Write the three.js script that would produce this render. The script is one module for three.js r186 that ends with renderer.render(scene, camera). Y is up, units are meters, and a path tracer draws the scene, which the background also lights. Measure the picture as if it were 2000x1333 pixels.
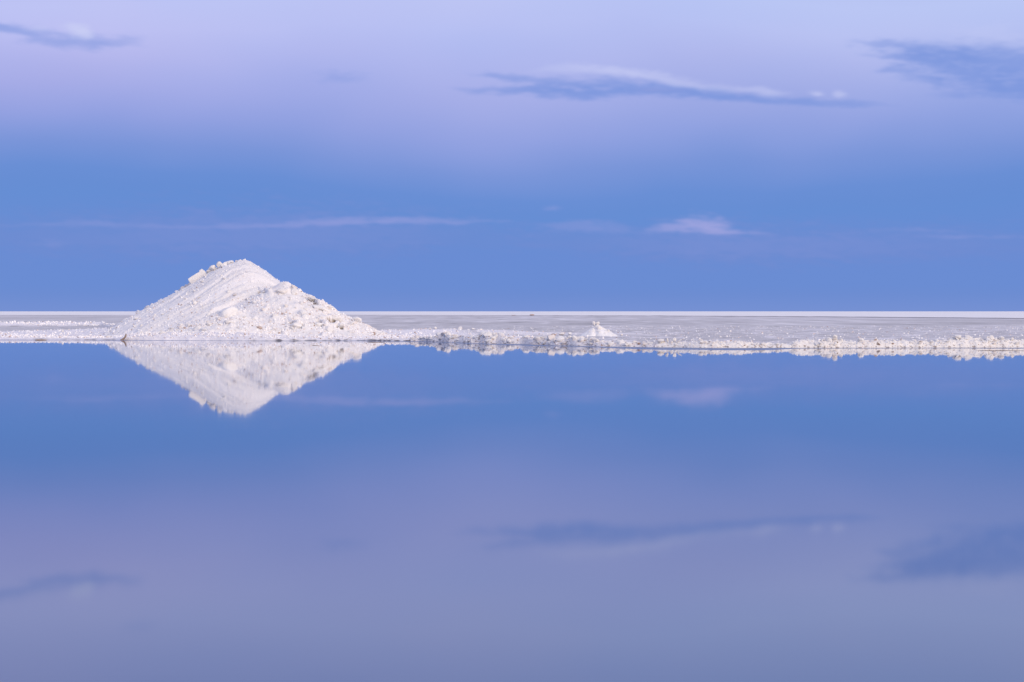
import * as THREE from 'three';
import { ImprovedNoise } from 'three/addons/math/ImprovedNoise.js';
import { mergeVertices, toCreasedNormals } from 'three/addons/utils/BufferGeometryUtils.js';

// ---------------------------------------------------------------- camera, sky, sun, exposure
const EYE = 0.7;                                     // lens height above the still water
const scene = new THREE.Scene();
const camera = new THREE.PerspectiveCamera(18.92, 1024 / 682, 0.1, 60000);
camera.position.set(0, EYE, 0);
camera.rotation.x = -0.01450;
scene.add(camera);

const renderer = new THREE.WebGLRenderer({ antialias: true });
renderer.setSize(1024, 682);
renderer.toneMapping = THREE.LinearToneMapping;
renderer.toneMappingExposure = 1.0;
renderer.shadowMap.enabled = true;

const SUN = { azimuth: 142, elevation: 15, color: [1.0, 0.80, 0.55], power: 2.65, size: 80 };   // azimuth clockwise from the view axis
{
  const a = SUN.azimuth * Math.PI / 180, e = SUN.elevation * Math.PI / 180;
  const sun = new THREE.DirectionalLight(new THREE.Color().setRGB(...SUN.color), SUN.power);
  sun.position.set(Math.sin(a) * Math.cos(e) * 120, Math.sin(e) * 120, -50 - Math.cos(a) * Math.cos(e) * 120);
  sun.target.position.set(0, 0, -50);
  sun.castShadow = true;
  sun.shadow.radius = SUN.size;
  sun.shadow.mapSize.set(4096, 4096);
  Object.assign(sun.shadow.camera, { left: -40, right: 40, top: 30, bottom: -30, near: 1, far: 400 });
  scene.add(sun, sun.target);
}

const noise3 = (() => { const n = new ImprovedNoise(); return (x, y, z) => n.noise(x, y, z); })();
const fbm = (x, y, z, o = 4, g = 0.5) => { let s = 0, a = 1, t = 0; for (let i = 0; i < o; i++) { s += a * noise3(x, y, z); t += a; a *= g; x = x * 2.03 + 7.1; y = y * 2.03 + 3.7; z = z * 2.03 + 1.3; } return s / t; };
const clamp = (x, a = 0, b = 1) => Math.min(b, Math.max(a, x));
const mixf = (a, b, t) => a + (b - a) * t;
const smooth = (a, b, x) => { const t = clamp((x - a) / (b - a)); return t * t * (3 - 2 * t); };
const rng = (seed) => () => { seed |= 0; seed = seed + 0x6D2B79F5 | 0; let t = Math.imul(seed ^ seed >>> 15, 1 | seed); t = t + Math.imul(t ^ t >>> 7, 61 | t) ^ t; return ((t ^ t >>> 14) >>> 0) / 4294967296; };
const table = (pts) => (x) => {
  if (x <= pts[0][0]) return pts[0][1];
  for (let i = 1; i < pts.length; i++) if (x <= pts[i][0]) { const [a, b] = pts[i - 1], [c, d] = pts[i]; return mixf(b, d, (x - a) / (c - a)); }
  return pts[pts.length - 1][1];
};
const lin = (c) => { c /= 255; return c <= 0.04045 ? c / 12.92 : ((c + 0.055) / 1.055) ** 2.4; };

// the twilight sky: blue band of the earth's shadow, the pale violet belt above it, thin clouds; directions in degrees
function skyTexture() {
  const W = 4096, H = 4096, data = new Float32Array(W * H * 4);
  const stops = [[-90, 104, 132, 190], [-1, 118, 146, 213], [0, 118, 145, 211], [0.7, 105, 139, 209], [1.6, 102, 137, 208], [3.0, 101, 141, 211], [3.7, 106, 143, 213], [4.5, 123, 150, 217], [5.4, 146, 162, 225],
    [6.3, 163, 173, 231], [7.2, 177, 184, 237], [8.0, 186, 193, 242], [8.8, 188, 197, 244], [10.5, 176, 188, 238], [18, 174, 187, 236], [32, 199, 204, 239], [50, 209, 211, 239], [90, 213, 215, 239]].map(([e, r, g, b]) => [e, lin(r), lin(g), lin(b)]);
  const base = (e) => { let i = 1; while (i < stops.length - 1 && e > stops[i][0]) i++; const a = stops[i - 1], b = stops[i], t = clamp((e - a[0]) / (b[0] - a[0])), s = t; return [1, 2, 3].map((k) => mixf(a[k], b[k], s)); };
  // clouds: chains of [azimuth, elevation, half thickness, density]
  const DARK = [124, 151, 221].map(lin), PALE = [202, 207, 245].map(lin), PINK = [150, 160, 221].map(lin), ROSE = [124, 145, 212].map(lin), PUFF = [166, 169, 225].map(lin);
  const clouds = [
    [DARK, 0.30, [[-16, 7.85, .12, .6], [-14.3, 7.71, .10, .75], [-13.5, 7.57, .10, .7], [-12.8, 7.38, .14, .6], [-11.7, 7.28, .16, .65], [-10.8, 7.36, .12, .4], [-10.0, 7.44, .06, .0]]],
    [PALE, 0.20, [[-12.25, 7.66, .10, .3], [-11.98, 7.62, .17, .95], [-11.85, 7.5, .13, .8], [-11.8, 7.38, .06, .2]], .7],
    [PALE, 0.20, [[-13.2, 7.6, .05, .1], [-12.9, 7.62, .06, .4], [-12.6, 7.6, .04, .0]]],
    [DARK, 0.25, [[-5.1, 6.52, .05, .0], [-4.75, 6.47, .13, .4], [-4.5, 6.48, .06, .05]]],
    [DARK, 0.25, [[-10.5, 8.65, .05, .1], [-10.25, 8.63, .10, .25], [-10.0, 8.66, .04, .0]]],
    [DARK, 0.22, [[-1.75, 6.20, .03, .1], [-1.0, 6.14, .08, .6], [0, 6.14, .10, .8], [1.2, 6.10, .14, 1], [2.3, 6.06, .16, 1], [3.4, 6.12, .14, .95], [4.4, 6.10, .12, 1], [5.7, 5.97, .11, 1], [7, 5.84, .10, .9], [8.3, 5.73, .08, .8], [9.6, 5.70, .07, .6], [10.6, 5.64, .03, .1]]],
    [DARK, 0.2, [[-1.1, 6.60, .03, .1], [-.5, 6.55, .07, .6], [0, 6.46, .07, .7], [.5, 6.42, .10, .6], [1.1, 6.34, .12, .8], [2, 6.3, .14, .8], [3, 6.3, .14, .7], [4, 6.22, .12, .6], [5, 6.1, .06, .3]]],
    [PALE, 0.18, [[.4, 6.66, .03, .0], [1.0, 6.74, .07, .25], [1.7, 6.74, .09, .4], [2.3, 6.72, .09, .55], [3.0, 6.62, .09, .75], [3.8, 6.54, .08, .55], [4.6, 6.36, .08, .5], [5.3, 6.2, .07, .4], [6.2, 6.12, .07, .3], [6.8, 6.14, .07, .45], [7.2, 6.04, .09, .5], [7.5, 5.92, .06, .1]]],
    [PALE, 0.1, [[8.3, 6.02, .04, .3], [8.45, 6.0, .07, .65], [8.6, 5.98, .04, .2]], .6],
    [PALE, 0.1, [[8.95, 5.98, .05, .3], [9.05, 5.93, .09, .6], [9.2, 5.9, .05, .1]], .7],
    [PINK, 0.12, [[3.2, 6.18, .02, .1], [3.9, 6.14, .05, .5], [4.7, 6.12, .04, .3], [5.1, 6.06, .03, .0]]],
    [DARK, 0.3, [[9.5, 7.4, .04, .1], [9.9, 7.34, .09, .5], [10.7, 7.22, .13, .75], [11.6, 7.05, .2, .9], [12.4, 6.92, .26, .95], [13.2, 6.8, .3, .9], [14.3, 6.62, .38, .85], [16, 6.55, .4, .8], [19, 6.5, .3, .5], [22, 6.6, .1, 0]]],
    [DARK, 0.3, [[9.7, 6.98, .03, .1], [10.3, 6.98, .07, .55], [11, 6.95, .14, .7], [11.8, 6.75, .22, .8], [12.4, 6.45, .2, .85], [13.0, 6.25, .2, .95], [13.6, 6.05, .22, 1], [14.4, 5.93, .24, 1], [16, 5.9, .2, .8], [18, 5.9, .1, 0]]],
    [DARK, 0.22, [[9.9, 6.62, .02, .0], [10.4, 6.6, .08, .6], [11.0, 6.56, .09, .5], [11.4, 6.35, .12, .5], [11.9, 6.15, .07, .7], [12.3, 6.05, .05, .2]]],
    [DARK, 0.2, [[11.8, 5.9, .05, .2], [12.3, 5.87, .1, .5], [12.8, 5.82, .06, .2]]],
    [PALE, 0.2, [[12.2, 7.6, .1, .0], [13.0, 7.45, .2, .25], [14, 7.3, .2, .2], [15, 7.2, .1, 0]]],
    // the low rose bank
    [ROSE, 0.5, [[-15, 2.1, .3, .25], [-12, 2.0, .5, .5], [-9, 2.0, .6, .7], [-6, 2.1, .6, .7], [-3.5, 2.1, .5, .55], [-1, 2.1, .4, .3], [.4, 2.1, .2, .0]]],
    [PINK, 0.15, [[-14, 2.33, .03, .1], [-11.4, 2.42, .07, .35], [-11, 2.36, .04, .22], [-9, 2.32, .05, .26], [-7, 2.36, .06, .5], [-5, 2.48, .09, .7], [-3, 2.52, .08, .65], [-1.5, 2.50, .06, .6], [-.1, 2.52, .03, .2]]],
    [PINK, 0.15, [[-13, 1.8, .02, .0], [-12.6, 1.85, .08, .2], [-12, 1.82, .03, .0]]],
    [PINK, 0.1, [[.95, 2.86, .02, .2], [1.1, 2.87, .05, .5], [1.22, 2.85, .02, .1]]],
    [PINK, 0.2, [[.7, 2.33, .04, .1], [1.5, 2.36, .12, .35], [2.3, 2.33, .13, .45], [3, 2.26, .1, .3], [3.6, 2.2, .05, .05]]],
    [ROSE, 0.4, [[1, 2.0, .3, .3], [4, 1.8, .4, .6], [6, 1.8, .45, .8], [9, 1.75, .4, .7], [12, 1.8, .4, .5], [15, 1.8, .3, .3]]],
    [PUFF, 0.14, [[3.9, 2.26, .10, .3], [4.4, 2.32, .14, .6], [4.8, 2.34, .16, .75], [5.1, 2.40, .19, .85], [5.5, 2.34, .17, .9], [5.9, 2.24, .13, .8], [6.3, 2.19, .06, .5], [6.9, 2.17, .04, .3], [7.5, 2.12, .02, .0]], .5, 2.13],
    [PINK, 0.15, [[9.5, 2.25, .02, .0], [11, 2.24, .04, .25], [12.5, 2.2, .02, .1]]],
    [PINK, 0.15, [[11.3, 2.05, .03, .1], [12, 2.03, .05, .35], [14, 2.02, .03, .2], [16, 2.0, .02, 0]]],
  ];
  const boxes = clouds.map(([, , p]) => [Math.min(...p.map((q) => q[0])) - 1.2, Math.max(...p.map((q) => q[0])) + 1.2, Math.min(...p.map((q) => q[1] - q[2] * 2.5)) - .3, Math.max(...p.map((q) => q[1] + q[2] * 2.5)) + .3]);
  for (let j = 0; j < H; j++) {
    const el = ((j + 0.5) / H) * 180 - 90, c0 = base(el);
    for (let i = 0; i < W; i++) {
      let az = ((i + 0.5) / W - 0.25) * 360; if (az > 180) az -= 360;
      let [r, g, b] = c0;
      if (el > -1 && el < 45) {
        // slow drifts of tint in the belt, all round the horizon
        const ca = Math.cos(az * Math.PI / 180) * 6, sa = Math.sin(az * Math.PI / 180) * 6;
        if (el > 1 && el < 12) [r, g, b] = base(el + smooth(1, 3.5, el) * (1 - smooth(8, 12, el)) * 1.5 * fbm(ca * .75 + 3, sa * .75, el * .16, 4, .42));
        const belt = smooth(3.5, 6.5, el) * (1 - smooth(20, 45, el));
        const w = fbm(ca, sa, el * 0.32, 3) * belt;
        r *= 1 + 0.09 * w; g *= 1 + 0.02 * w; b *= 1 - 0.01 * w;
        const side = (Math.abs(az) < 40 ? Math.sin(az / 40 * Math.PI / 1) : 0) * belt;       // rosier to the left, bluer to the right
        r *= 1 - 0.025 * side; g *= 1 + 0.02 * side;
        // thin cloud drifting all round, outside the clouds named above
        const out = smooth(15, 22, Math.abs(az)) + smooth(9.5, 13, el);
        if (out > 0 && el > 2) {
          const q = fbm(ca * 1.6 + 9, sa * 1.6, el * 0.55, 5);
          const d = smooth(0.12, 0.42, q) * Math.min(1, out) * 0.7 * (1 - smooth(22, 45, el)) * smooth(2, 5, el);
          r = mixf(r, DARK[0], d); g = mixf(g, DARK[1], d); b = mixf(b, DARK[2], d);
        }
        if (Math.abs(az) < 25 && el < 10) {
          const nx = fbm(az * 0.9, el * 2.2, 3.3, 4) , ny = fbm(az * 1.3 + 40, el * 3.1, 8.8, 4), nf = fbm(az * 2.0, el * 9 + az * .5, 15.5, 5, .62);
          for (let k = 0; k < clouds.length; k++) {
            const bx = boxes[k];
            if (az < bx[0] || az > bx[1] || el < bx[2] || el > bx[3]) continue;
            const [col, warp, p, wide = .25, floor = -9] = clouds[k], X = az + nx * warp * 1.8, Y = el + ny * warp * 0.55;
            let best = 0;
            for (let s = 1; s < p.length; s++) {
              const [x0, y0, t0, d0] = p[s - 1], [x1, y1, t1, d1] = p[s];
              const t = clamp(((X - x0) * (x1 - x0) + (Y - y0) * (y1 - y0) * 9) / ((x1 - x0) ** 2 + (y1 - y0) ** 2 * 9 + 1e-9));
              const h = mixf(t0, t1, t), ex = Math.max(0, Math.abs(X - mixf(x0, x1, t))) * wide, ey = Y - mixf(y0, y1, t);
              const rr = Math.hypot(ex, ey > 0 ? ey * 0.8 : ey * 1.15) / h;
              const v = .88 * mixf(d0, d1, t) * (1 - smooth(0.0, 1.8, rr + nf * 1.35));
              if (v > best) best = v;
            }
            if (floor > 0) best *= smooth(floor - .03, floor + .05, el + .04 * nx);
            r = mixf(r, col[0], best); g = mixf(g, col[1], best); b = mixf(b, col[2], best);
          }
        }
      }
      const o = (j * W + i) * 4; data[o] = r; data[o + 1] = g; data[o + 2] = b; data[o + 3] = 1;
    }
  }
  const t = new THREE.DataTexture(data, W, H, THREE.RGBAFormat, THREE.FloatType);
  t.mapping = THREE.EquirectangularReflectionMapping; t.magFilter = t.minFilter = THREE.LinearFilter; t.needsUpdate = true;
  return t;
}
const sky = skyTexture();
scene.background = sky;
scene.environment = sky;

// ---------------------------------------------------------------- naming and placing
const taken = {};
function numbered(n) { const k = taken[n] = (taken[n] ?? -1) + 1; return k ? `${n}_${String(k).padStart(3, '0')}` : n; }
function shade(o) { o.castShadow = o.receiveShadow = true; return o; }
function mesh(name, g, m, parent = scene) { const o = shade(new THREE.Mesh(g, m)); o.name = parent === scene ? numbered(name) : name; parent.add(o); return o; }
function thing(name, label, category, p = [0, 0, 0], group) { const o = new THREE.Group(); o.name = numbered(name); o.position.set(...p); o.userData = { label, category }; if (group) o.userData.group = group; scene.add(o); return o; }
function tag(o, label, category, group) { Object.assign(o.userData, { label, category }); if (group) o.userData.group = group; return o; }
const structure = (o) => { o.userData.kind = 'structure'; return o; };
// a bearing of the survey (thousandths of the view's 2000-wide scale) at a distance in metres -> x
const bx = (b, d) => (b - 1000) / 4000 * d;
const bearing = (x, d) => x / d * 4000 + 1000;

// ---------------------------------------------------------------- textures
function canvasNoise(size, fn, srgb) {
  const d = new Uint8Array(size * size * 4);
  for (let j = 0; j < size; j++) for (let i = 0; i < size; i++) { const c = fn(i / size, j / size), o = (j * size + i) * 4; d[o] = clamp(c[0]) * 255; d[o + 1] = clamp(c[1]) * 255; d[o + 2] = clamp(c[2]) * 255; d[o + 3] = 255; }
  const t = new THREE.DataTexture(d, size, size); t.wrapS = t.wrapT = THREE.RepeatWrapping; t.magFilter = THREE.LinearFilter; t.minFilter = THREE.LinearMipmapLinearFilter; t.generateMipmaps = true; t.colorSpace = srgb ? THREE.SRGBColorSpace : THREE.NoColorSpace; t.needsUpdate = true; return t;
}
// tiling noise: Perlin on a torus by blending four shifted copies
function tiling(f, n) { return (u, v) => { const a = smooth(0, 1, u), b = smooth(0, 1, v); return mixf(mixf(f(u * n, v * n), f((u - 1) * n, v * n), a), mixf(f(u * n, (v - 1) * n), f((u - 1) * n, (v - 1) * n), a), b) * 1.35; }; }
const rGrain = rng(5);
const grainA = tiling((x, y) => fbm(x, y, 2.5, 4, 0.7), 40), grainB = tiling((x, y) => fbm(x, y, 9.5, 3, 0.6), 9), speck = tiling((x, y) => fbm(x, y, 21.5, 2), 46);
const saltMap = canvasNoise(512, (u, v) => {
  const g = grainA(u, v), c = grainB(u, v), s = smooth(0.40, 0.60, speck(u, v)) * 0.55, k = 0.95 + 0.05 * g + 0.025 * c + (rGrain() - 0.5) * 0.04;
  return [k * (1 - 0.16 * s), k * (1 - 0.32 * s), k * (1 - 0.36 * s)];
}, true);
const saltBump = canvasNoise(512, (u, v) => { const g = 0.5 + 0.35 * grainA(u, v) + 0.2 * grainB(u, v) + (rGrain() - 0.5) * 0.15; return [g, g, g]; });
const flatA = tiling((x, y) => fbm(x, y, 4.5, 5, 0.62), 10), flatB = tiling((x, y) => fbm(x, y, 31.5, 4, 0.6), 34), flatC = tiling((x, y) => fbm(x, y, 51.5, 3), 5);
const flatMap = canvasNoise(1024, (u, v) => {
  const a = flatA(u, v), b = flatB(u, v), c = flatC(u, v);
  const white = smooth(0.26, 0.46, a * 0.5 + b * 0.72) * 0.9, dark = smooth(0.30, 0.6, -b * 0.8 + c * 0.4);
  const k = 0.945 + 0.04 * a + 0.04 * b + (rGrain() - 0.5) * 0.05 - 0.08 * dark;
  return [mixf(k, 0.985, white), mixf(k * 0.992, 0.98, white), mixf(k * 1.005, 0.985, white)];
}, true);
const saltMat = new THREE.MeshStandardMaterial({ name: 'salt', vertexColors: true, map: saltMap, bumpMap: saltBump, bumpScale: 0.012, roughness: 0.92 });
const chunkMats = [[.90, .885, .875], [.875, .855, .84], [.90, .895, .90], [.85, .80, .775]].map((c, i) => new THREE.MeshStandardMaterial({ name: 'salt_lump_' + i, color: new THREE.Color().setRGB(...c), map: saltMap, bumpMap: saltBump, bumpScale: 0.01, roughness: 0.9 }));
const brownMats = [[.50, .36, .30], [.36, .27, .21], [.62, .50, .44]].map((c, i) => new THREE.MeshStandardMaterial({ name: 'muddy_salt_' + i, color: new THREE.Color().setRGB(...c), map: saltMap, bumpMap: saltBump, bumpScale: 0.01, roughness: 0.9 }));
const crumbMat = new THREE.MeshStandardMaterial({ name: 'salt_crumb', color: 0xffffff, roughness: 0.9 });
const flatMat = new THREE.MeshStandardMaterial({ name: 'damp_salt', vertexColors: true, map: flatMap, roughness: 0.85 });
{ const b = saltBump.clone(); b.repeat.set(6, 6); b.needsUpdate = true; flatMat.bumpMap = b; flatMat.bumpScale = 0.02; }

// ---------------------------------------------------------------- shape of the land
// waterline: distance from the lens along z for each bearing
const shoreY = table([[-600, 663], [0, 664], [240, 664.6], [520, 666], [700, 665.6], [820, 667], [870, 668.5], [930, 671], [1000, 672.5], [1100, 675.5], [1160, 677], [1280, 679], [1400, 680], [1600, 680], [2000, 679.6], [2600, 679]]);
const shoreTable = (() => { const p = []; for (let b = -600; b <= 2600; b += 20) { const d = 4000 * EYE / (shoreY(b) - 608.5); p.push([bx(b, d), d]); } return table(p.sort((a, c) => a[0] - c[0])); })();
// the middle stretch of the shore steps back in short straight bites
const bites = (x) => { const w = smooth(-2.2, -1.6, x) * (1 - smooth(2.6, 3.2, x)); if (w <= 0) return shoreTable(x); const L = .46, q = x + .12 * noise3(x * 1.7, 3, 0), k = Math.floor(q / L), f = q / L - k; return mixf(shoreTable(x), shoreTable((k + .25 + smooth(.3, 1, f)) * L), w * .55); };
const shore = (x) => bites(x) + 0.22 * fbm(x * 1.3, 1.7, 0, 4) + 0.015 * noise3(x * 9, 4.4, 0);
const LAND = 0.045;
const bank = table([[-400, .05], [0, .05], [120, .045], [225, .04], [246, .10], [290, .14], [400, .15], [500, .135], [560, .075], [640, .06], [760, .055], [860, .05], [1000, .05], [1200, .035], [1300, .03], [2000, .03]]);
const drifts = [[905, 56.5, 2.6, 1.6, .10], [1010, 60, 1.5, 1.3, .05], [985, 55, 1.2, 1.6, .09], [770, 56, 2.2, 2.2, .09], [1060, 58.5, 1.0, .5, .05], [1120, 57, .5, .35, .035], [1222, 57, .75, .4, .05], [150, 61, 3.5, 3, .05], [60, 58, 3, 2.5, .05], [215, 58, 2, 3, .12]];
function drift(x, d) { let s = 0; for (const [b, dd, rx, rz, h] of drifts) { const q = ((x - bx(b, dd)) / rx) ** 2 + ((d - dd) / rz) ** 2; if (q < 4) s += h * Math.exp(-q * 1.5); } return s; }
// the low white berm far left
const farBerm = (x, d) => { const b = bearing(x, d); if (b > 262) return 0; const c = 88 + 1.2 * Math.sin(x * .3) - smooth(190, 255, b) * 16; const q = Math.abs(d - c) / 1.1; return q > 2 ? 0 : (0.17 + 0.06 * fbm(x * 2.2, 7, d * .8, 3)) * Math.exp(-q * q * 1.4) * (1 - smooth(232, 262, b)); };
function crust(x, d) {          // how white and lumpy the ground crust is, 0..1
  const b = bearing(x, d), t = d - shore(x);
  const n = fbm(x * 0.55, 5.5, d * 0.22, 4), m = fbm(x * 2.1, 15.5, d * 0.9, 4);
  let c = 0;
  c = Math.max(c, (1 - smooth(250, 330, b)) * (1 - smooth(9, 15, t + n * 8)) * smooth(-.42, -.05, m + n * .6 + .12));
  c = Math.max(c, smooth(180, 300, b) * (1 - smooth(830, 980, b)) * (1 - smooth(9, 14, t + n * 5)));
  c = Math.max(c, smooth(780, 860, b) * (1 - smooth(1040, 1130, b + n * 80)) * (1 - smooth(6, 13, t + n * 10)));
  c = Math.max(c, smooth(0.012, 0.035, drift(x, d)) * smooth(-.4, 0, m + .1));
  c = Math.max(c, smooth(0.02, 0.06, farBerm(x, d)));
  c = Math.max(c, 0.9 * smooth(0.10, 0.36, m * .75 + n * .5 + .35 * fbm(x * 4.5, 44, d * .5, 2)) * smooth(0, 4, t) * smooth(1000, 1200, b));
  return c;
}
function landH(x, d, cr) {
  const t = d - shore(x), b = bearing(x, d);
  if (t < 0) return Math.max(-0.2, t * 0.09);
  const bk = bank(b), lump = cr === undefined ? 0 : cr;
  const wob = fbm(x * 1.7, 2.2, d * 1.1, 4), fine = fbm(x * 7, 12.2, d * 5, 3);
  const rise = clamp(t / (.25 + bk * 4 + .15 * wob)); let h = mixf(bk, LAND, smooth(1.2, 4.5, t)) * (1 + .5 * wob) * Math.sqrt(rise * (2 - rise));
  h += lump * smooth(0.1, .9, t) * (0.022 * Math.max(0, wob + .25) + 0.012 * fine + .006);
  h += drift(x, d) + farBerm(x, d);
  h += smooth(0.02, .12, h) * bk * .55 * fbm(x * 8, 22.2, d * 6, 4, .6) * (1 - smooth(2, 5, t));
  return h;
}

// ---- the big pile: three dumped loads
const A = { x: bx(480, 55.45), d: 55.45, h: 2.10 }, B = { x: bx(557, 53.5), d: 53.5, h: 1.465 }, C = { x: bx(446, 51.7), d: 51.7, h: 0.74 };
const sA = .01386, sB = .013375;
const dropLeft = table([[-1, 0], [0, 0], [11, 2.5], [45, 13], [71, 24.5], [95, 41], [107, 49], [147, 72], [175, 87], [205, 103], [235, 119], [258, 133], [290, 154], [330, 172], [420, 200]].map(([a, b]) => [a * sA, b * sA]));
const dropRight = table([[-1, 0], [0, 0], [9.5, 4], [40, 24], [58, 38], [120, 84], [200, 138], [260, 160]].map(([a, b]) => [a * sA, b * sA]));
const dropB = table([[-1, 0], [0, 0], [8, 2], [25, 15], [46, 27], [76, 41], [100, 57], [119, 67], [165, 89], [195, 101], [240, 114], [330, 135]].map(([a, b]) => [a * sB, b * sB]));
const smax = (a, b, k) => { const h = clamp(0.5 + 0.5 * (a - b) / k); return mixf(b, a, h) + k * h * (1 - h); };
// cracks under tilted plates on the right flank: real grooves, [bearing, height above horizon line reading] polylines, resolved to x,d on the surface below
const grooves = [];
function pileSmooth(x, d) {
  let dx = x - A.x, dz = d - A.d, r = Math.hypot(dx, dz), th = Math.atan2(dz, dx), w = clamp(Math.cos(th), 0, 1) ** 2;
  let a = A.h - mixf(dropLeft(r), dropRight(r), w);
  const left = smooth(0.35, 1.2, r) * (1 - w);
  const sl = d - .8 * (x - A.x) + .25 * fbm(x * .5, 14, d * .5, 2);
  a += left * (0.08 * fbm(sl * 1.7, x * .4, 3.1, 3) + 0.065 * fbm(sl * 5.5, x * .9, 8.1, 4, .65));      // shovel tracks along the slope
  dx = x - B.x; dz = d - B.d; if (dx < 0) dx *= 0.80; dz *= dz < 0 ? 0.97 : 1.15; r = Math.hypot(dx, dz);
  const wob = 0.10 * fbm(x * .9, 31, d * .9, 3);
  let b = B.h - dropB(r + wob * smooth(.3, 1, r)) + .05 * fbm(x * 1.9, 41, d * 1.9, 4) * smooth(.2, .8, r);
  dx = x - C.x; dz = d - C.d; if (dx < 0) dx *= 0.92; r = Math.hypot(dx, dz);
  let c = C.h - Math.max(0, r - .12) * (0.44 + .12 * fbm(x * .9, 51, d * .9, 2)) + .06 * fbm(x * 2, 55, d * 2, 3);
  return { a, b, c };
}
function pileH(x, d) {
  const { a, b, c } = pileSmooth(x, d);
  let h = smax(smax(a, b, .05), c, .06);
  const front = smooth(-.05, .08, Math.max(b, c) - a);                     // 1 on the lumpy nearer loads
  const f1 = fbm(x * 5, 61, d * 5, 4), f2 = fbm(x * 15, 71, d * 15, 2);
  h += mixf(.02, .045, front) * f1 + mixf(.022, .022, front) * f2;
  const bil = Math.max(0, fbm(x * 3.1, 81, d * 3.1, 3) - .12); h += front * bil * .22;
  for (const g of grooves) {
    if (x < g.x0 || x > g.x1 || d < g.d0 || d > g.d1) continue;
    for (let i = 1; i < g.p.length; i++) {
      const [x0, d0] = g.p[i - 1], [x1, d1] = g.p[i], t = clamp(((x - x0) * (x1 - x0) + (d - d0) * (d1 - d0)) / ((x1 - x0) ** 2 + (d1 - d0) ** 2));
      const q = Math.hypot(x - mixf(x0, x1, t), d - mixf(d0, d1, t));
      const side = ((x1 - x0) * (d - d0) - (d1 - d0) * (x - x0));          // far side of the crack stands proud
      if (q < .3) h += side > 0 ? .055 * (1 - smooth(.05, .3, q)) : 0;
      if (q < .06) h -= .14 * (1 - smooth(.02, .06, q));
    }
  }
  return h;
}
// where the view line at a bearing and a reading of the 2000-wide scale meets a height function
function meet(b, y, H, d0 = 45, d1 = 62) { for (let d = d0; d < d1; d += .02) { const x = bx(b, d); if (H(x, d) >= EYE - (y - 608.5) / 4000 * d) return [x, d]; } return [bx(b, d1), d1]; }
for (const pts of [[[603, 583], [610, 591], [617, 600], [626, 607], [638, 608]], [[568, 632], [574, 640], [584, 642], [590, 640]], [[621, 628], [626, 637], [630, 639]], [[641, 627], [648, 629], [662, 627]], [[507, 571], [512, 574], [518, 575]], [[658, 641], [665, 642], [671, 638]], [[655, 626], [665, 628]]]) {
  const p = pts.map(([b, y]) => meet(b, y, (x, d) => { const q = pileSmooth(x, d); return Math.max(q.a, q.b, q.c); }));
  grooves.push({ p, x0: Math.min(...p.map((q) => q[0])) - .35, x1: Math.max(...p.map((q) => q[0])) + .35, d0: Math.min(...p.map((q) => q[1])) - .35, d1: Math.max(...p.map((q) => q[1])) + .35 });
}

// ---- the shore berm to the right
const crestPx = table([[760, 0], [800, 5], [830, 7], [850, 11], [862, 16], [878, 17], [884, 12], [905, 15], [925, 9], [938, 15], [948, 19], [978, 19], [990, 12], [1015, 9], [1030, 15], [1050, 14], [1075, 15], [1100, 14], [1115, 16], [1135, 13], [1150, 13], [1160, 14], [1176, 10], [1200, 10], [1225, 9], [1240, 6], [1275, 6], [1283, 9], [1292, 12], [1310, 11], [1330, 12], [1342, 10], [1362, 12], [1376, 14], [1395, 13], [1420, 10], [1440, 14], [1460, 10], [1500, 8], [1540, 9], [1552, 14], [1566, 17], [1590, 16], [1620, 17], [1650, 16], [1672, 13], [1690, 16], [1730, 17], [1760, 16], [1800, 15], [1822, 12], [1845, 16], [1880, 19], [1905, 18], [1925, 15], [1945, 19], [1975, 17], [2000, 15], [2100, 16], [2200, 10]]);
function bermH(x, t) {
  const d = shore(x) + t, b = bearing(x, d), crest = crestPx(b) * (.86 + .22 * noise3(x * .9, 3.3, 0)) / 4000 * d;
  if (crest < .004) return -.05;
  const mid = smooth(850, 900, b) * (1 - smooth(1200, 1290, b)), wide = (.20 + crest * 1.1) * (1 + 1.1 * mid), q = (t - wide * .8) / wide;
  const prof = q < 0 ? 1 - (Math.abs(q) / .86) ** 2.6 : 1 - (q / 1.25) ** 2;
  const n1 = fbm(x * 6.5, 91, t * 6.5, 4), n2 = Math.abs(fbm(x * 13, 95, t * 13, 3)), n3 = fbm(x * 30, 99, t * 30, 2);
  return crest * (prof * (1 + .55 * n1) - .25 * n2 + .05) + .012 * n3 * smooth(-.2, .5, prof);
}

// ---------------------------------------------------------------- grids
function grid(nu, nv, at, col, tile = 1) {
  const n = (nu + 1) * (nv + 1), P = new Float32Array(n * 3), K = new Float32Array(n * 3), U = new Float32Array(n * 2), I = new Uint32Array(nu * nv * 6);
  let k = 0;
  for (let j = 0; j <= nv; j++) for (let i = 0; i <= nu; i++, k++) {
    const p = at(i / nu, j / nv); P.set(p, k * 3); U[k * 2] = p[0] / tile; U[k * 2 + 1] = -p[2] / tile;
    K.set(col ? col(p[0], -p[2], p[1]) : [1, 1, 1], k * 3);
  }
  k = 0;
  for (let j = 0; j < nv; j++) for (let i = 0; i < nu; i++) { const a = j * (nu + 1) + i, b = a + 1, c = a + nu + 1, d = c + 1; I.set([a, b, c, b, d, c], k); k += 6; }
  const g = new THREE.BufferGeometry();
  g.setAttribute('position', new THREE.BufferAttribute(P, 3)); g.setAttribute('uv', new THREE.BufferAttribute(U, 2)); g.setAttribute('color', new THREE.BufferAttribute(K, 3)); g.setIndex(new THREE.BufferAttribute(I, 1));
  g.computeVertexNormals(); return g;
}
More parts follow.
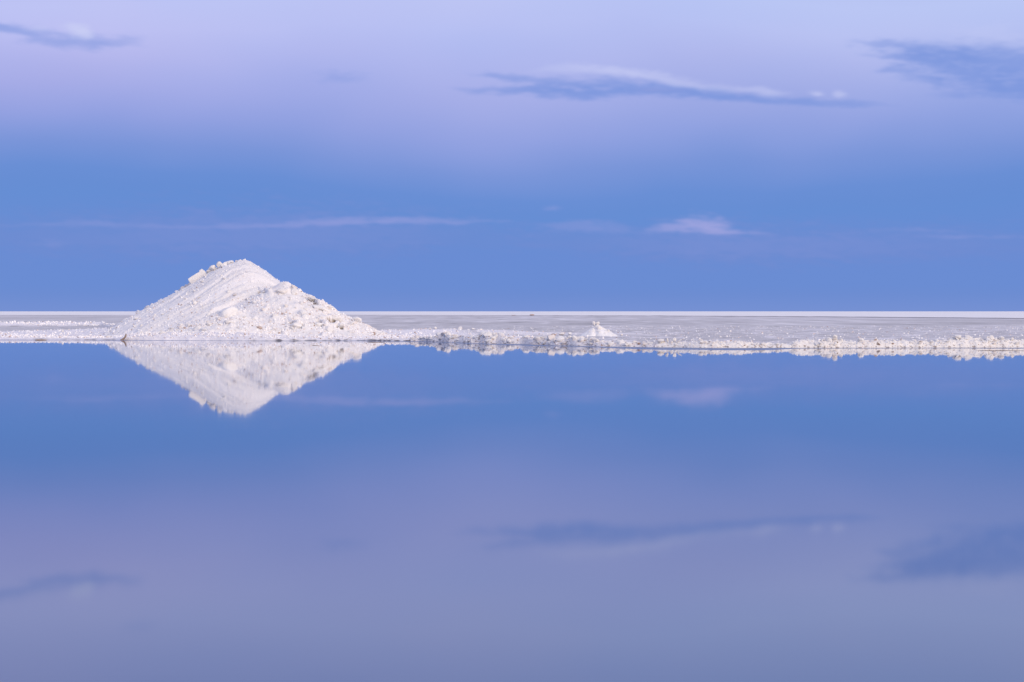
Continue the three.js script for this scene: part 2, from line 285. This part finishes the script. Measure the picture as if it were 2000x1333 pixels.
const mud = [.085, .065, .05], whiteSalt = [.90, .89, .90], greySalt = [.86, .855, .865];

// water: one still sheet, its skin smoother and rougher in long faint patches
const waterMat = new THREE.MeshPhysicalMaterial({ name: 'brine', color: new THREE.Color().setRGB(.032, .084, .22), roughness: 0.022, ior: 1.38, metalness: 0 });
{
  const rw = tiling((x, y) => fbm(x * .6, y * 1.6, 6.5, 5, .6), 8);
  const skin = canvasNoise(512, (u, v) => { const g = .62 + .75 * rw(u, v); return [g, g, g]; }); skin.repeat.set(900 / 24, 500 / 24); skin.needsUpdate = true;
  waterMat.roughnessMap = skin; waterMat.roughness = .042;
  const g = new THREE.PlaneGeometry(900, 500, 1, 1); g.rotateX(-Math.PI / 2); g.translate(0, 0, 250 - 78);
  structure(mesh('water', g, waterMat));
}
// a breeze ruffles the shallows along the shore
{
  const rA = tiling((x, y) => fbm(x, y, 3.5, 3, .55), 12);
  const ripple = canvasNoise(512, (u, v) => { const g = .5 + .5 * rA(u, v); return [g, g, g]; });
  const m = waterMat.clone(); m.name = 'ruffled_brine'; m.roughnessMap = null; m.bumpMap = ripple; m.bumpScale = .004; m.roughness = .28;
  const g = grid(600, 4, (u, v) => { const x = mixf(-22, 22, u), b = bearing(x, shore(x)), w = (.7 + 1.6 * smooth(900, 1080, b) - 1.5 * smooth(1380, 1600, b)) * clamp(1 + 1.6 * fbm(x * .35, 6, 0, 3), .15, 2); return [x, v < .1 ? -.003 : .003, -(shore(x) + .05 - (w + .1) * (1 - v))]; }, null, 1);
  structure(mesh('ruffled_water', g, m));
}
// shore land, fine near the waterline
{
  const END = 96, XW = 23;
  const land = grid(1000, 190, (u, v) => {
    const x = mixf(-XW, XW, u), s = shore(x), t0 = -.5, t = t0 + (END - s - t0) * (0.05 * v + 0.95 * v ** 3), d = s + t;
    const e = smooth(91, END, d), edge = 1 - smooth(21.5, XW, Math.abs(x));
    return [x, mixf(landH(x, d, crust(x, d)), LAND, Math.max(e, t > 1 ? 1 - edge : 0)), -d];
  }, (x, d, y) => {
    const t = d - shore(x), b = bearing(x, d), c = crust(x, d), n = fbm(x * 3.1, 3.3, d * 1.3, 4), k = fbm(x * .6, 8.3, d * .12, 3);
    const st = fbm(x * 1.9, 33, d * .4, 4, .65), grey = greySalt.map((q) => q * (0.75 + .14 * k + .42 * st - .16 * smooth(.15, .4, -n))), out = grey.map((q, i) => mixf(q, whiteSalt[i] * 1.04, c));
    // wet mud along the waterline under and beside the pile
    const strip = smooth(440, 560, b) * (1 - smooth(840, 900, b)) * .9 + (1 - smooth(60, 240, b)) * .25 + smooth(100, 160, b) * (1 - smooth(230, 250, b)) * .3 + smooth(860, 900, b) * .4;
    const m = clamp(strip * 1.5) * smooth(-.22, .12, n + strip * .5 - .22) * (1 - smooth(.012, .036, y + .05 * fbm(x * 7, 66, d * 7, 3))) * smooth(-.12, .1, fbm(x * 4, 67, d * 5, 3) + .1) * (t < 1.2 ? 1 : 0);
    return out.map((q, i) => mixf(q, mud[i], m));
  }, 6);
  structure(mesh('shore_ground', land, flatMat));
}
// grey damp flat beyond, out to its far edge
const farEdge = table([[-500, 420], [-94, 378], [-28, 377], [2, 330], [18, 293], [36, 240], [45.5, 182], [60, 130], [64, 115], [400, 100]]);
{
  const g = grid(760, 170, (u, v) => { const x = mixf(-120, 62, u), e = farEdge(x) + 1.5 * fbm(x * .2, 0, 0, 3); return [x, LAND, -mixf(96, e, v ** 1.6)]; },
    (x, d) => { const k = fbm(x * .06, 8.3, d * .02, 3), s = fbm(x * .38, 18.3, d * .045, 4), f = fbm(x * 1.2, 28.3, d * .08, 3, .6); const w = smooth(.12, .36, s * .6 + f * .75) * .85, e = smooth(.14, .4, -f * .9 - s * .3); return greySalt.map((q) => mixf(q * (0.73 + .22 * k + .24 * s) * (1 - .3 * e), .95, w * .8)); }, 6);
  structure(mesh('damp_salt_flat', g, flatMat));
}
// the white salt flat to the horizon
{
  const F = 40000, s = new THREE.Shape([[-F, 50], [-23, 50], [-23, 95.5], [23, 95.5], [23, 40], [F, 40], [F, F], [-F, F]].map((p) => new THREE.Vector2(...p)));
  const g = new THREE.ShapeGeometry(s); g.rotateX(Math.PI / 2); g.scale(1, 1, -1); 
  const p = g.attributes.position, uv = g.attributes.uv; for (let i = 0; i < p.count; i++) { p.setY(i, LAND - .006); uv.setXY(i, p.getX(i) / 9, p.getZ(i) / 9); }
  g.index.array.reverse(); g.computeVertexNormals();
  const m = new THREE.MeshStandardMaterial({ name: 'far_salt', color: new THREE.Color().setRGB(.93, .92, .93), map: saltMap, roughness: .9 });
  structure(mesh('salt_flat', g, m));
}
// dark wet lip where the grey flat ends
{
  const g = grid(300, 3, (u, v) => { const x = mixf(-34, 60, u), e = farEdge(x) + 1.5 * fbm(x * .2, 0, 0, 3) - .3; const h = (.02 + .05 * smooth(-5, 25, x)) * (0.8 + .5 * fbm(x * .8, 5, 0, 3)); return [x, LAND + [-.01, h, h, -.01][Math.round(v * 3)], -(e + [0, .15, .5, .8][Math.round(v * 3)])]; }, () => [.30, .29, .30], 4);
  structure(mesh('mud_lip', g, flatMat));
}

// ---------------------------------------------------------------- lumps
function rock(seed, detail, { cuts = 9, rough = .10, flat = .8, long = 1.1 } = {}) {
  const R = rng(seed), g0 = new THREE.IcosahedronGeometry(1, detail); g0.deleteAttribute('normal'); g0.deleteAttribute('uv');
  const g = mergeVertices(g0, 1e-4), p = g.attributes.position, N = [];
  for (let i = 0; i < cuts; i++) N.push([new THREE.Vector3(R() - .5, R() - .5, R() - .5).normalize(), .46 + .34 * R()]);
  const v = new THREE.Vector3(), o = R() * 90;
  for (let i = 0; i < p.count; i++) {
    v.fromBufferAttribute(p, i).normalize();
    let r = 1; for (const [n, k] of N) { const q = v.dot(n); if (q > .01) r = Math.min(r, k / q); }
    r *= 1 + rough * 1.6 * fbm(v.x * 2.1 + o, v.y * 2.1, v.z * 2.1, 3);
    p.setXYZ(i, v.x * r * long, v.y * r * flat, v.z * r);
  }
  const q = detail > 1 ? toCreasedNormals(g, .6) : g.toNonIndexed(); if (detail <= 1) q.computeVertexNormals();
  const P = q.attributes.position, Nn = q.attributes.normal, uv = new Float32Array(P.count * 2);
  for (let i = 0; i < P.count; i++) { const ax = Math.abs(Nn.getX(i)), ay = Math.abs(Nn.getY(i)), az = Math.abs(Nn.getZ(i)), s = .35; uv[i * 2] = (ax > ay && ax > az ? P.getZ(i) : P.getX(i)) * s + o; uv[i * 2 + 1] = (ay >= ax && ay >= az ? P.getZ(i) : P.getY(i)) * s; }
  q.setAttribute('uv', new THREE.BufferAttribute(uv, 2)); return q;
}
const chunkG = Array.from({ length: 14 }, (_, i) => rock(100 + i, 1, { cuts: 6 + i % 4, rough: .16, flat: .45 + .35 * (i % 3) / 2, long: 1 + .35 * (i % 4) / 3 }));
const lumpG = Array.from({ length: 8 }, (_, i) => rock(300 + i, 3, { cuts: 7 + i % 3, rough: .15, flat: .8, long: 1.1 }));
const crumbG = rock(77, 0, { cuts: 5 });

function chunk(parent, origin, x, y, d, s, R, mats = chunkMats, flatTurn = 1) {
  const o = mesh('salt_chunk', chunkG[Math.floor(R() * chunkG.length)], mats[Math.floor(R() * mats.length)], parent);
  o.position.set(x - origin[0], y - origin[1], -d - origin[2]); o.rotation.set((R() - .5) * 1.2 * flatTurn, R() * 6.28, (R() - .5) * 1.2 * flatTurn); o.scale.setScalar(s); return o;
}
function crumbs(parent, origin, list, R) {
  const m = new THREE.InstancedMesh(crumbG, crumbMat, list.length), M = new THREE.Matrix4(), Q = new THREE.Quaternion(), E = new THREE.Euler(), c = new THREE.Color();
  list.forEach(([x, y, d, s, tint], i) => { E.set(R() * 6, R() * 6, R() * 6); Q.setFromEuler(E); M.compose(new THREE.Vector3(x - origin[0], y - origin[1], -d - origin[2]), Q, new THREE.Vector3(s * (.8 + .6 * R()), s * (.6 + .4 * R()), s)); m.setMatrixAt(i, M); m.setColorAt(i, c.setRGB(...tint)); });
  m.name = parent === scene ? numbered('salt_crumbs') : 'salt_crumbs'; m.userData.kind = 'stuff'; parent.add(shade(m)); return m;
}
const tintOf = (R, brown) => { const q = R(); return q < brown * .35 ? [.42, .30, .25] : q < brown ? [.70, .59, .54] : q < .6 ? [.90, .885, .88] : [.88, .875, .89]; };

// ---------------------------------------------------------------- the big pile
{
  const origin = [A.x, 0, -A.d];
  const pile = thing('salt_pile', 'large pointed white salt pile with a streaked left slope at the water edge', 'salt pile', origin);
  const X0 = -13.2, X1 = -1.6, D0 = 49.0, D1 = 61.5;
  const body = grid(460, 470, (u, v) => { const x = mixf(X0, X1, u), d = mixf(D0, D1, v), edge = Math.min(u, 1 - u, v, 1 - v); return [x - origin[0], Math.max(pileH(x, d) - .12 * (1 - smooth(0, .05, edge)), -.08), -d - origin[2]]; }, (lx, ld) => {
    const x = lx + origin[0], d = ld - origin[2], { a, b, c } = pileSmooth(x, d), front = smooth(-.05, .08, Math.max(b, c) - a);
    const n = fbm(x * 9, 13, d * 9, 3), s = fbm(x * 22, 23, d * 22, 2), dx = x - A.x, dz = d - A.d, th = Math.atan2(dz, dx), r = Math.hypot(dx, dz), st = fbm((d - .8 * (x - A.x) + .25 * fbm(x * .5, 14, d * .5, 2)) * 5, x * .5, 17, 3);
    const dirty = smooth(.22, .5, s + n * .45) * mixf(.18, .5, front), k = mixf(.95 + .16 * st, .96 + .04 * n, front);
    let cr = 0; for (const g of grooves) { if (x < g.x0 || x > g.x1 || d < g.d0 || d > g.d1) continue; for (let i = 1; i < g.p.length; i++) { const [x0, d0] = g.p[i - 1], [x1, d1] = g.p[i], t = clamp(((x - x0) * (x1 - x0) + (d - d0) * (d1 - d0)) / ((x1 - x0) ** 2 + (d1 - d0) ** 2)), q = Math.hypot(x - mixf(x0, x1, t), d - mixf(d0, d1, t)); if (q < .034 + .03 * n) cr = 1; } }
    if (cr) return [.30, .22, .15];
    return [.93 * k * (1 - .22 * dirty), .915 * k * (1 - .40 * dirty), mixf(.925, .92, front) * k * (1 - .44 * dirty)];
  }, 1.1);
  mesh('heap', body, saltMat, pile);
  const R = rng(11), H = (x, d) => Math.max(pileH(x, d), landH(x, d));
  let n = 0;
  // chunks that slid down the nearer loads
  for (let tries = 0; n < 150 && tries < 4000; tries++) {
    const x = mixf(-9.6, -3.2, R()), d = mixf(50.0, 53.6, R() ** .8), q = pileSmooth(x, d), f = Math.max(q.b, q.c) - q.a, y = H(x, d);
    if (f < 0 || y < .12 || y > 1.4 || R() > mixf(1, .35, y / 1.4)) continue;
    const s = mixf(.03, .11, R() ** 2.6); chunk(pile, origin, x, y + s * .1, d, s, R, R() < .12 && s < .055 ? brownMats : chunkMats); n++;
  }
  // chunks strung along the left crest and scattered on the grey slope
  for (let i = 0; i < 46; i++) { const b = mixf(268, 470, i / 45) + (R() - .5) * 6, d = 55.5 + (R() - .5) * .7, x = bx(b, d), s = mixf(.05, .13, R() ** 1.6) * (b > 452 ? .5 : b > 400 ? 1.05 : .9); chunk(pile, origin, x, H(x, d) + s * .35, d, s, R, R() < .08 && s < .045 ? brownMats : chunkMats); }
  for (let i = 0, k = 0; i < 2000 && k < 70; i++) { const x = mixf(-11, -7, R()), d = mixf(51.5, 55.3, R()), q = pileSmooth(x, d); if (q.a < Math.max(q.b, q.c) || q.a < .15) continue; const s = mixf(.025, .065, R() ** 2); chunk(pile, origin, x, H(x, d) + s * .25, d, s, R, R() < .1 && s < .035 ? brownMats : chunkMats); k++; }
  // crumbs everywhere
  const list = [];
  for (let i = 0; i < 60000 && list.length < 8000; i++) {
    const x = mixf(-12, -2.4, R()), d = mixf(49.6, 55.9, R()), h = pileH(x, d); if (h < .06) continue;
    const q = pileSmooth(x, d), f = Math.max(q.b, q.c) > q.a; if (!f && R() < .55) continue; if (R() > smooth(-.35, .3, fbm(x * 1.4, 77, d * 1.4, 3)) * mixf(1.25, .55, clamp(h / 1.2))) continue;
    const s = mixf(.008, .030, R() ** 3); list.push([x, h + s * .3, d, s, tintOf(R, f ? .16 : .08)]);
  }
  crumbs(pile, origin, list, R);
  // brown stone stuck in the foot
  { const [x, d] = meet(506, 642, H), s = .11; const o = mesh('muddy_stone', lumpG[3], brownMats[2], pile); o.position.set(x - origin[0], H(x, d) + .02, -d - origin[2]); o.scale.set(s * .75, s * .5, s * .6); o.userData.label = 'brown muddy stone in the foot of the pile'; }
  // large embedded lumps and plates: [bearing, reading, half width m, half height m, turn, tilt, variant]
  for (const [b, y, w, h, yaw, tilt, v] of [[573, 569, .105, .13, .3, .25, 0], [553, 569, .20, .10, .1, -.1, 1], [444, 608, .30, .26, .4, .3, 2], [590, 612, .12, .13, .8, .2, 5], [625, 603, .30, .13, .2, -.45, 6], [612, 585, .25, .1, .5, -.5, 7], [653, 622, .17, .09, .1, -.05, 1], [642, 644, .11, .14, .5, .1, 0], [628, 634, .20, .10, .2, -.25, 2], [578, 635, .19, .12, .2, -.2, 3], [664, 636, .12, .10, .9, -.3, 5], [385, 642, .12, .10, .3, .1, 7], [545, 648, .09, .08, .2, .1, 4], [467, 643, .05, .05, .2, .1, 6], [515, 571, .07, .07, .4, .1, 1], [744, 652, .08, .06, .4, .1, 3], [680, 654, .07, .06, .4, .1, 2], [560, 631, .06, .05, .4, .1, 0]]) {
    const [x, d] = meet(b, y, H), o = mesh('salt_lump', lumpG[v], chunkMats[v % 3], pile);
    o.position.set(x - origin[0], EYE - (y - 608.5) / 4000 * d - h * .15, -d - origin[2] + h * .25); o.rotation.set(.2, yaw * 2, tilt); o.scale.set(w, h, Math.min(w, h) * 1.1);
  }
}
const topH = (x, d) => Math.max(pileH(x, d), landH(x, d, crust(x, d)));

// lone blocks lying on the pile and the shore
function block(name, label, b, y, d, [w, h, dep], [rx, ry, rz], v, mat, category = 'salt block', group) {   // y: reading of the block's middle
  const o = mesh(name, lumpG[v], mat); o.position.set(bx(b, d), EYE - (y - 608.5) / 4000 * d, -d); o.rotation.set(rx, ry, rz); o.scale.set(w, h, dep); return tag(o, label, category, group);
}
{
  const slab = new THREE.BoxGeometry(1, 1, 1, 14, 10, 6), p = slab.attributes.position, v = new THREE.Vector3();
  const g = mergeVertices((slab.deleteAttribute('normal'), slab.deleteAttribute('uv'), slab)), q = g.attributes.position;
  for (let i = 0; i < q.count; i++) { v.fromBufferAttribute(q, i); const r = Math.max(Math.abs(v.x), Math.abs(v.y), Math.abs(v.z)), L = v.length(); v.multiplyScalar(mixf(1, .5 / L * 1.25, .22)); const k = fbm(v.x * 3 + 4, v.y * 3, v.z * 3, 3) * .16; v.multiplyScalar(1 + k); if (v.x > .3 && v.y > .1) v.y += .16; q.setXYZ(i, v.x, v.y, v.z); }
  const n = toCreasedNormals(g, .5), P = n.attributes.position, uv = new Float32Array(P.count * 2); for (let i = 0; i < P.count; i++) { uv[i * 2] = P.getX(i) * .4; uv[i * 2 + 1] = P.getY(i) * .3 + P.getZ(i) * .3; } n.setAttribute('uv', new THREE.BufferAttribute(uv, 2));
  const o = mesh('salt_slab', n, chunkMats[0]); const d = 55.2; o.position.set(bx(386, d), EYE + (608.5 - 543.5) / 4000 * d, -d); o.rotation.set(0, .1, .57); o.scale.set(.47, .235, .32);
  tag(o, 'thick oblong white salt slab lying on the left crest of the large pile', 'salt block');
}
block('salt_block', 'rounded salt block next above the oblong slab on the pile crest', 415, 523.5, 55.2, [.10, .10, .10], [.2, .4, .3], 1, chunkMats[1]);
block('salt_block', 'pointed salt block with a brown hollow near the pile summit', 427, 518, 55.2, [.08, .12, .09], [.1, 1.2, -.3], 5, chunkMats[1]);
block('salt_block', 'wedge of salt leaning right of the pointed block near the summit', 435, 519.5, 55.2, [.075, .06, .08], [.1, .2, -.2], 2, chunkMats[2]);
block('salt_block', 'small salt knob sitting on the very top of the large pile', 477, 508.5, 55.35, [.04, .035, .05], [.1, .6, .2], 4, chunkMats[0]);
block('salt_block', 'smooth half round salt block on the lower right edge of the pile', 695.5, 624.5, 52.9, [.14, .10, .13], [0, .3, -.3], 6, chunkMats[0]);
block('salt_block', 'flat cream salt slab lying on the shore left of the pile foot', 211, 657.4, 51.4, [.10, .035, .12], [0, .3, .03], 2, chunkMats[1]);
block('salt_block', 'low pink and brown salt lumps above the shore left of the pile', 190, 643.5, 62, [.13, .055, .1], [0, .5, .05], 3, brownMats[2]);

// ---------------------------------------------------------------- shore berms
function berm(b0, b1, label, seed, count, brown, tint, big) {
  const xm = bx((b0 + b1) / 2, 41), origin = [xm, 0, -shore(xm)];
  const o = thing('salt_berm', label, 'salt berm', origin), x0 = bx(b0, shore(bx(b0, 41))), x1 = bx(b1, shore(bx(b1, 41)));
  const nu = Math.round((x1 - x0) / .014);
  const g = grid(nu, 64, (u, v) => { const x = mixf(x0, x1, u), t = mixf(-.10, b0 < 1000 ? 1.5 : .85, v); return [x - origin[0], Math.max(-.04, bermH(x, t) - (v > .97 ? .05 : 0)), -(shore(x) + t) - origin[2]]; }, (lx, ld, y) => {
    const x = lx + origin[0], d = ld - origin[2], n = fbm(x * 8, 19, d * 8 + y * 8, 4), s = fbm(x * 19, 29, d * 19 + y * 19, 3), m = smooth(.14, .40, n * .6 + s * .8 + brown * .16), w = smooth(.30 - brown * .2, .50 - brown * .2, s + n * .5 + (y < .035 ? .22 : 0));
    return tint.map((q, i) => mixf(mixf(q, [.60, .48, .44][i], m * .6), [.24, .18, .14][i], w * .85));
  }, 1.1);
  mesh('bank', g, saltMat, o);
  const R = rng(seed);
  for (let i = 0; i < count; i++) {
    const x = mixf(x0 + .05, x1 - .05, R()), t = mixf(.03, b0 < 1000 ? .8 : .5, R() ** 1.4), h = bermH(x, t); if (h < .03 || R() > smooth(-.3, .2, fbm(x * 2.2, 47, 0, 3)) + .15) continue;
    const s = mixf(.02, big, R() ** 1.9) * (.6 + Math.min(.6, h * 4)); chunk(o, origin, x, h + s * .15, shore(x) + t, s, R, R() < brown && s < .04 ? brownMats : chunkMats);
  }
  const list = []; for (let i = 0; i < 9000 && list.length < 1500; i++) { const x = mixf(x0, x1, R()), t = mixf(-.02, .75, R()), h = bermH(x, t); if (h < .012) continue; const s = mixf(.005, .02, R() ** 2.2); list.push([x, h + s * .3, shore(x) + t, s, tintOf(R, brown * 1.3)]); }
  crumbs(o, origin, list, R);
  return o;
}
berm(800, 1284, 'lumpy pinkish brown salt berm along the waterline in front of the small mound', 21, 420, .16, [.92, .87, .85], .095);
berm(1284, 2090, 'cream white salt berm along the waterline at the right', 22, 400, .06, [.93, .90, .86], .065);

// blocks perched on the berms
const bermTop = (b, t = .25) => { const x = bx(b, shore(bx(b, 40)) + t); return [x, bermH(x, t), shore(x) + t]; };
function perch(name, label, b, t, [w, h, dep], rot, v, mat, lift = .75) { const [x, y, d] = bermTop(b, t), o = mesh(name, lumpG[v], mat); o.position.set(x, Math.max(y, .02) + h * lift, -d); o.rotation.set(...rot); o.scale.set(w, h, dep); return tag(o, label, 'salt block'); }
perch('salt_block', 'large rounded salt boulder bulging from the right berm', 1871, .26, [.105, .07, .09], [0, .4, 0], 1, chunkMats[0], .55);
perch('salt_block', 'wedge shaped salt block standing up on the right berm', 1630, .24, [.065, .075, .06], [0, .8, -.3], 5, chunkMats[0], .6);
perch('salt_block', 'flat topped salt block left of the wedge on the right berm', 1609, .26, [.075, .04, .07], [0, .1, 0], 2, chunkMats[2], .7);
perch('salt_block', 'upright salt block crowning a jagged cluster on the berm', 1318, .22, [.04, .06, .04], [.1, .4, .1], 4, chunkMats[0], .8);
perch('salt_block', 'leaning salt splinter left in the jagged berm cluster', 1303, .2, [.03, .065, .035], [0, .5, .35], 6, chunkMats[1], .6);
perch('salt_block', 'thin salt splinter pointing up right from the jagged cluster', 1326, .2, [.075, .016, .03], [0, .2, .55], 3, chunkMats[1], 2.0);
perch('salt_block', 'squat boulder at the left end of the jagged berm cluster', 1291, .16, [.08, .06, .07], [0, 1.2, 0], 7, chunkMats[1], .5);

// ---------------------------------------------------------------- small mound
{
  const d0 = 54.2, x0 = bx(1166, d0), origin = [x0, LAND, -d0], k = d0 / 4000;
  const m = thing('salt_mound', 'small white salt mound with boulders on top on the grey flat', 'salt mound', origin);
  const prof = table([[-1, .31], [0, .31], [.05, .28], [.2, .185], [.34, .09], [.46, .015], [.55, -.04], [1, -.1]]);
  const H = (x, z) => { const w = x < 0 ? 1.12 : .93, r = Math.hypot(x * w, z * 1.0) / 1.1, dent = .05 * Math.exp(-(((x + .05) / .06) ** 2)) * smooth(0, .2, z) ; return prof(r + .05 * fbm(x * 4, 3, z * 4, 3)) - dent + .018 * fbm(x * 14, 8, z * 14, 3); };
  const g = grid(110, 110, (u, v) => { const x = mixf(-.6, .65, u), z = mixf(.65, -.65, v); return [x, Math.max(H(x, z), -.03), z]; }, (x, d) => { const s = fbm(x * 18, 5, d * 18, 3); const q = smooth(.3, .5, s) * .3; return [.92, .92 * (1 - .2 * q), .93 * (1 - .25 * q)]; }, 1.1);
  mesh('heap', g, saltMat, m);
  const R = rng(61);
  for (let i = 0; i < 40; i++) { const x = (R() - .5) * .9, z = R() * .5, h = H(x, z); if (h < .02) continue; const s = mixf(.008, .028, R() ** 2); const o = mesh('salt_chunk', chunkG[i % 14], chunkMats[i % 3], m); o.position.set(x, h + s * .3, z); o.rotation.set(R(), R() * 6, R()); o.scale.setScalar(s); }
  const put = (label, b, y, dz, sc, rot, v, mat) => { const o = mesh('salt_block', lumpG[v], mat); o.position.set(bx(b, d0 - dz), EYE - (y - 608.5) / 4000 * (d0 - dz), -(d0 - dz)); o.rotation.set(...rot); o.scale.set(...sc.map((q) => q * 1.35)); tag(o, label, 'salt block'); };
  put('tall boulder on the left of the small mound top', 1159.5, 633.5, .06, [.04, .075, .05], [0, .3, .1], 5, chunkMats[1]);
  put('rounded boulder on the right of the small mound top', 1167.5, 632, -.02, [.052, .045, .05], [0, .9, 0], 1, chunkMats[0]);
  put('elongated boulder half way down the front of the small mound', 1172, 642, .16, [.085, .06, .05], [.2, .1, -.7], 2, chunkMats[0]);
  put('little boulder on the right slope of the small mound', 1188, 646, .1, [.03, .03, .03], [0, .5, 0], 6, chunkMats[0]);
}
// loose lumps on the flat: [bearing, reading of foot, half width, half height, variant, label]
for (const [b, y, w, h, v, mat, label] of [
  [839, 645, .085, .06, 1, 0, 'broad white lump, leftmost of the row on the drift behind the berm'],
  [850, 645, .06, .085, 5, 0, 'upright pointed white lump second from left behind the berm'],
  [872, 645, .08, .04, 2, 0, 'low double white lump in the middle of the row behind the berm'],
  [898, 646.5, .075, .12, 0, 0, 'tallest white upright lump standing on the drift behind the berm'],
  [915, 647, .06, .05, 3, 2, 'tilted white flake just right of the tallest upright lump'],
  [924, 645, .08, .05, 6, 0, 'jagged white lump right of the tilted flake behind the berm'],
  [934, 645, .05, .03, 7, 0, 'small low white lump near the right end of the row'],
  [942, 645, .03, .035, 4, 0, 'rightmost tiny white lump of the row behind the berm'],
  [1214, 656, .045, .045, 1, 0, 'single white lump on the grey flat right of the small mound'],
  [1082, 655.5, .075, .035, 3, 'b', 'reddish brown clod on the flat left of the small mound'],
  [1096, 656.5, .085, .075, 2, 1, 'cream boulder standing behind the brown berm'],
  [1113, 656, .07, .07, 6, 2, 'white boulder left of the small mound foot behind the berm'],
  [1047, 649.5, .07, .035, 5, 1, 'cream lump on the pale drift left of the small mound'],
  [1504, 655.5, .08, .03, 0, 2, 'lone low white lump on the grey flat behind the right berm'],
  [889, 651, .05, .025, 7, 'b', 'brown clods on the drift between berm and tallest lump'],
  [125, 651.5, .06, .04, 4, 1, 'small cream lump on the far left crusted shore'],
  [122, 655, .04, .06, 3, 1, 'narrow pinkish lump at the left shore near the waterline'],
]) {
  let d = (EYE - LAND) * 4000 / (y - 608.5); for (let i = 0; i < 6; i++) d = (EYE - topH(bx(b, d), d)) * 4000 / (y - 608.5);
  const x = bx(b, d), o = mesh('salt_lump', lumpG[v], mat === 'b' ? brownMats[0] : chunkMats[mat]); o.position.set(x, topH(x, d) + h * .6, -d); o.rotation.y = v * 1.3; o.scale.set(w, h, w * .9); tag(o, label, 'salt lump');
}
// far clods of reddish soil at the edge of the grey flat
for (const [b, d, w, h, label] of [[1003, 325, .38, .06, 'flat reddish clod on the far edge of the grey flat'], [1039, 318, .40, .16, 'humped reddish clod on the far edge of the grey flat']]) { const o = mesh('soil_clod', lumpG[4], brownMats[0]); o.position.set(bx(b, d), LAND + h * .5, -d); o.scale.set(w, h, w); tag(o, label, 'soil clod'); }

// the tilted crust plate at the waterline left of the pile
{
  const s = new THREE.Shape([[-.11, -.04], [-.05, -.005], [.0, .025], [.035, .07], [.05, .12], [.065, .118], [.06, .065], [.02, .0], [-.04, -.035]].map((p) => new THREE.Vector2(...p)));
  const g = new THREE.ExtrudeGeometry(s, { depth: .3, bevelEnabled: true, bevelSize: .006, bevelThickness: .02, bevelSegments: 2 });
  const o = mesh('crust_plate', g, brownMats[1]); const d = 49.9; o.position.set(bx(241, d), .03, -d); o.rotation.y = .186; tag(o, 'curled dark brown crust plate tilted up at the waterline left of the pile', 'crust plate');
}
// slivers of crust just awash in the water
for (const [b, y, w, z, label] of [[82, 664.6, .16, .3, 'dark muddy crust sliver awash at the far left waterline'], [172, 664.3, .07, .2, 'small reddish crust sliver awash left of the crust plate'], [735, 669.2, .20, .12, 'thin crust sliver awash below the right foot of the pile'], [1955, 685.4, .42, .12, 'long thin crust sliver awash off the right berm'], [616, 675, .07, .08, 'short crust sliver awash in the reflection of the pile']]) {
  const d = EYE * 4000 / (y - 608.5), o = mesh('crust_sliver', lumpG[2], brownMats[b === 172 ? 0 : 1]); o.position.set(bx(b, d), .002, -d); o.scale.set(w, b === 82 ? .03 : .008, z); tag(o, label, 'crust sliver');
}
// ---------------------------------------------------------------- crumbs on the shore
{
  const R = rng(91), list = [];
  for (let i = 0; i < 40000 && list.length < 9000; i++) {
    const x = mixf(-15, 6, R()), s0 = shore(x), d = s0 + .35 + 14 * R() ** 2, b = bearing(x, d); if (b < -30 || b > 1180) continue;
    const c = crust(x, d); if (R() > c * .9 + .06) continue; const h = landH(x, d, c), s = mixf(.006, .032, R() ** 3.2); if (pileH(x, d) > h + .02) continue;
    list.push([x, h + s * .25, d, s, tintOf(R, b > 760 ? .22 : .12)]);
  }
  for (let i = 0; i < 3200; i++) { const b = mixf(235, 860, R()), x = bx(b, shore(bx(b, 49))), t = .06 + 1.3 * R() ** 1.3, d = shore(x) + t, h = landH(x, d, crust(x, d)), s = mixf(.005, .022, R() ** 2.6); if (h < .03) continue; list.push([x, h + s * .2, d, s, tintOf(R, .22)]); }
  for (let i = 0; i < 700; i++) { const b = mixf(-20, 250, R()), d0 = 88 - 16 * smooth(190, 255, b) + (R() - .5) * 1.6, x = bx(b, d0), h = landH(x, d0, 1), s = mixf(.012, .055, R() ** 2.4); if (farBerm(x, d0) < .03) continue; list.push([x, h + s * .3, d0, s, tintOf(R, .03)]); }
  for (let i = 0; i < 2800; i++) { const d = 42 + 48 * R() ** 1.1, x = bx(mixf(980, 2020, R()), d); if (d - shore(x) < 1.2) continue; const s = mixf(.006, .03, R() ** 3.4); list.push([x, landH(x, d, crust(x, d)) + s * .2, d, s, tintOf(R, .16)]); }
  const m = crumbs(scene, [0, 0, 0], list, R); m.userData.label = 'loose salt crumbs scattered over the shore'; m.userData.category = 'crumbs';
}
renderer.render(scene, camera);
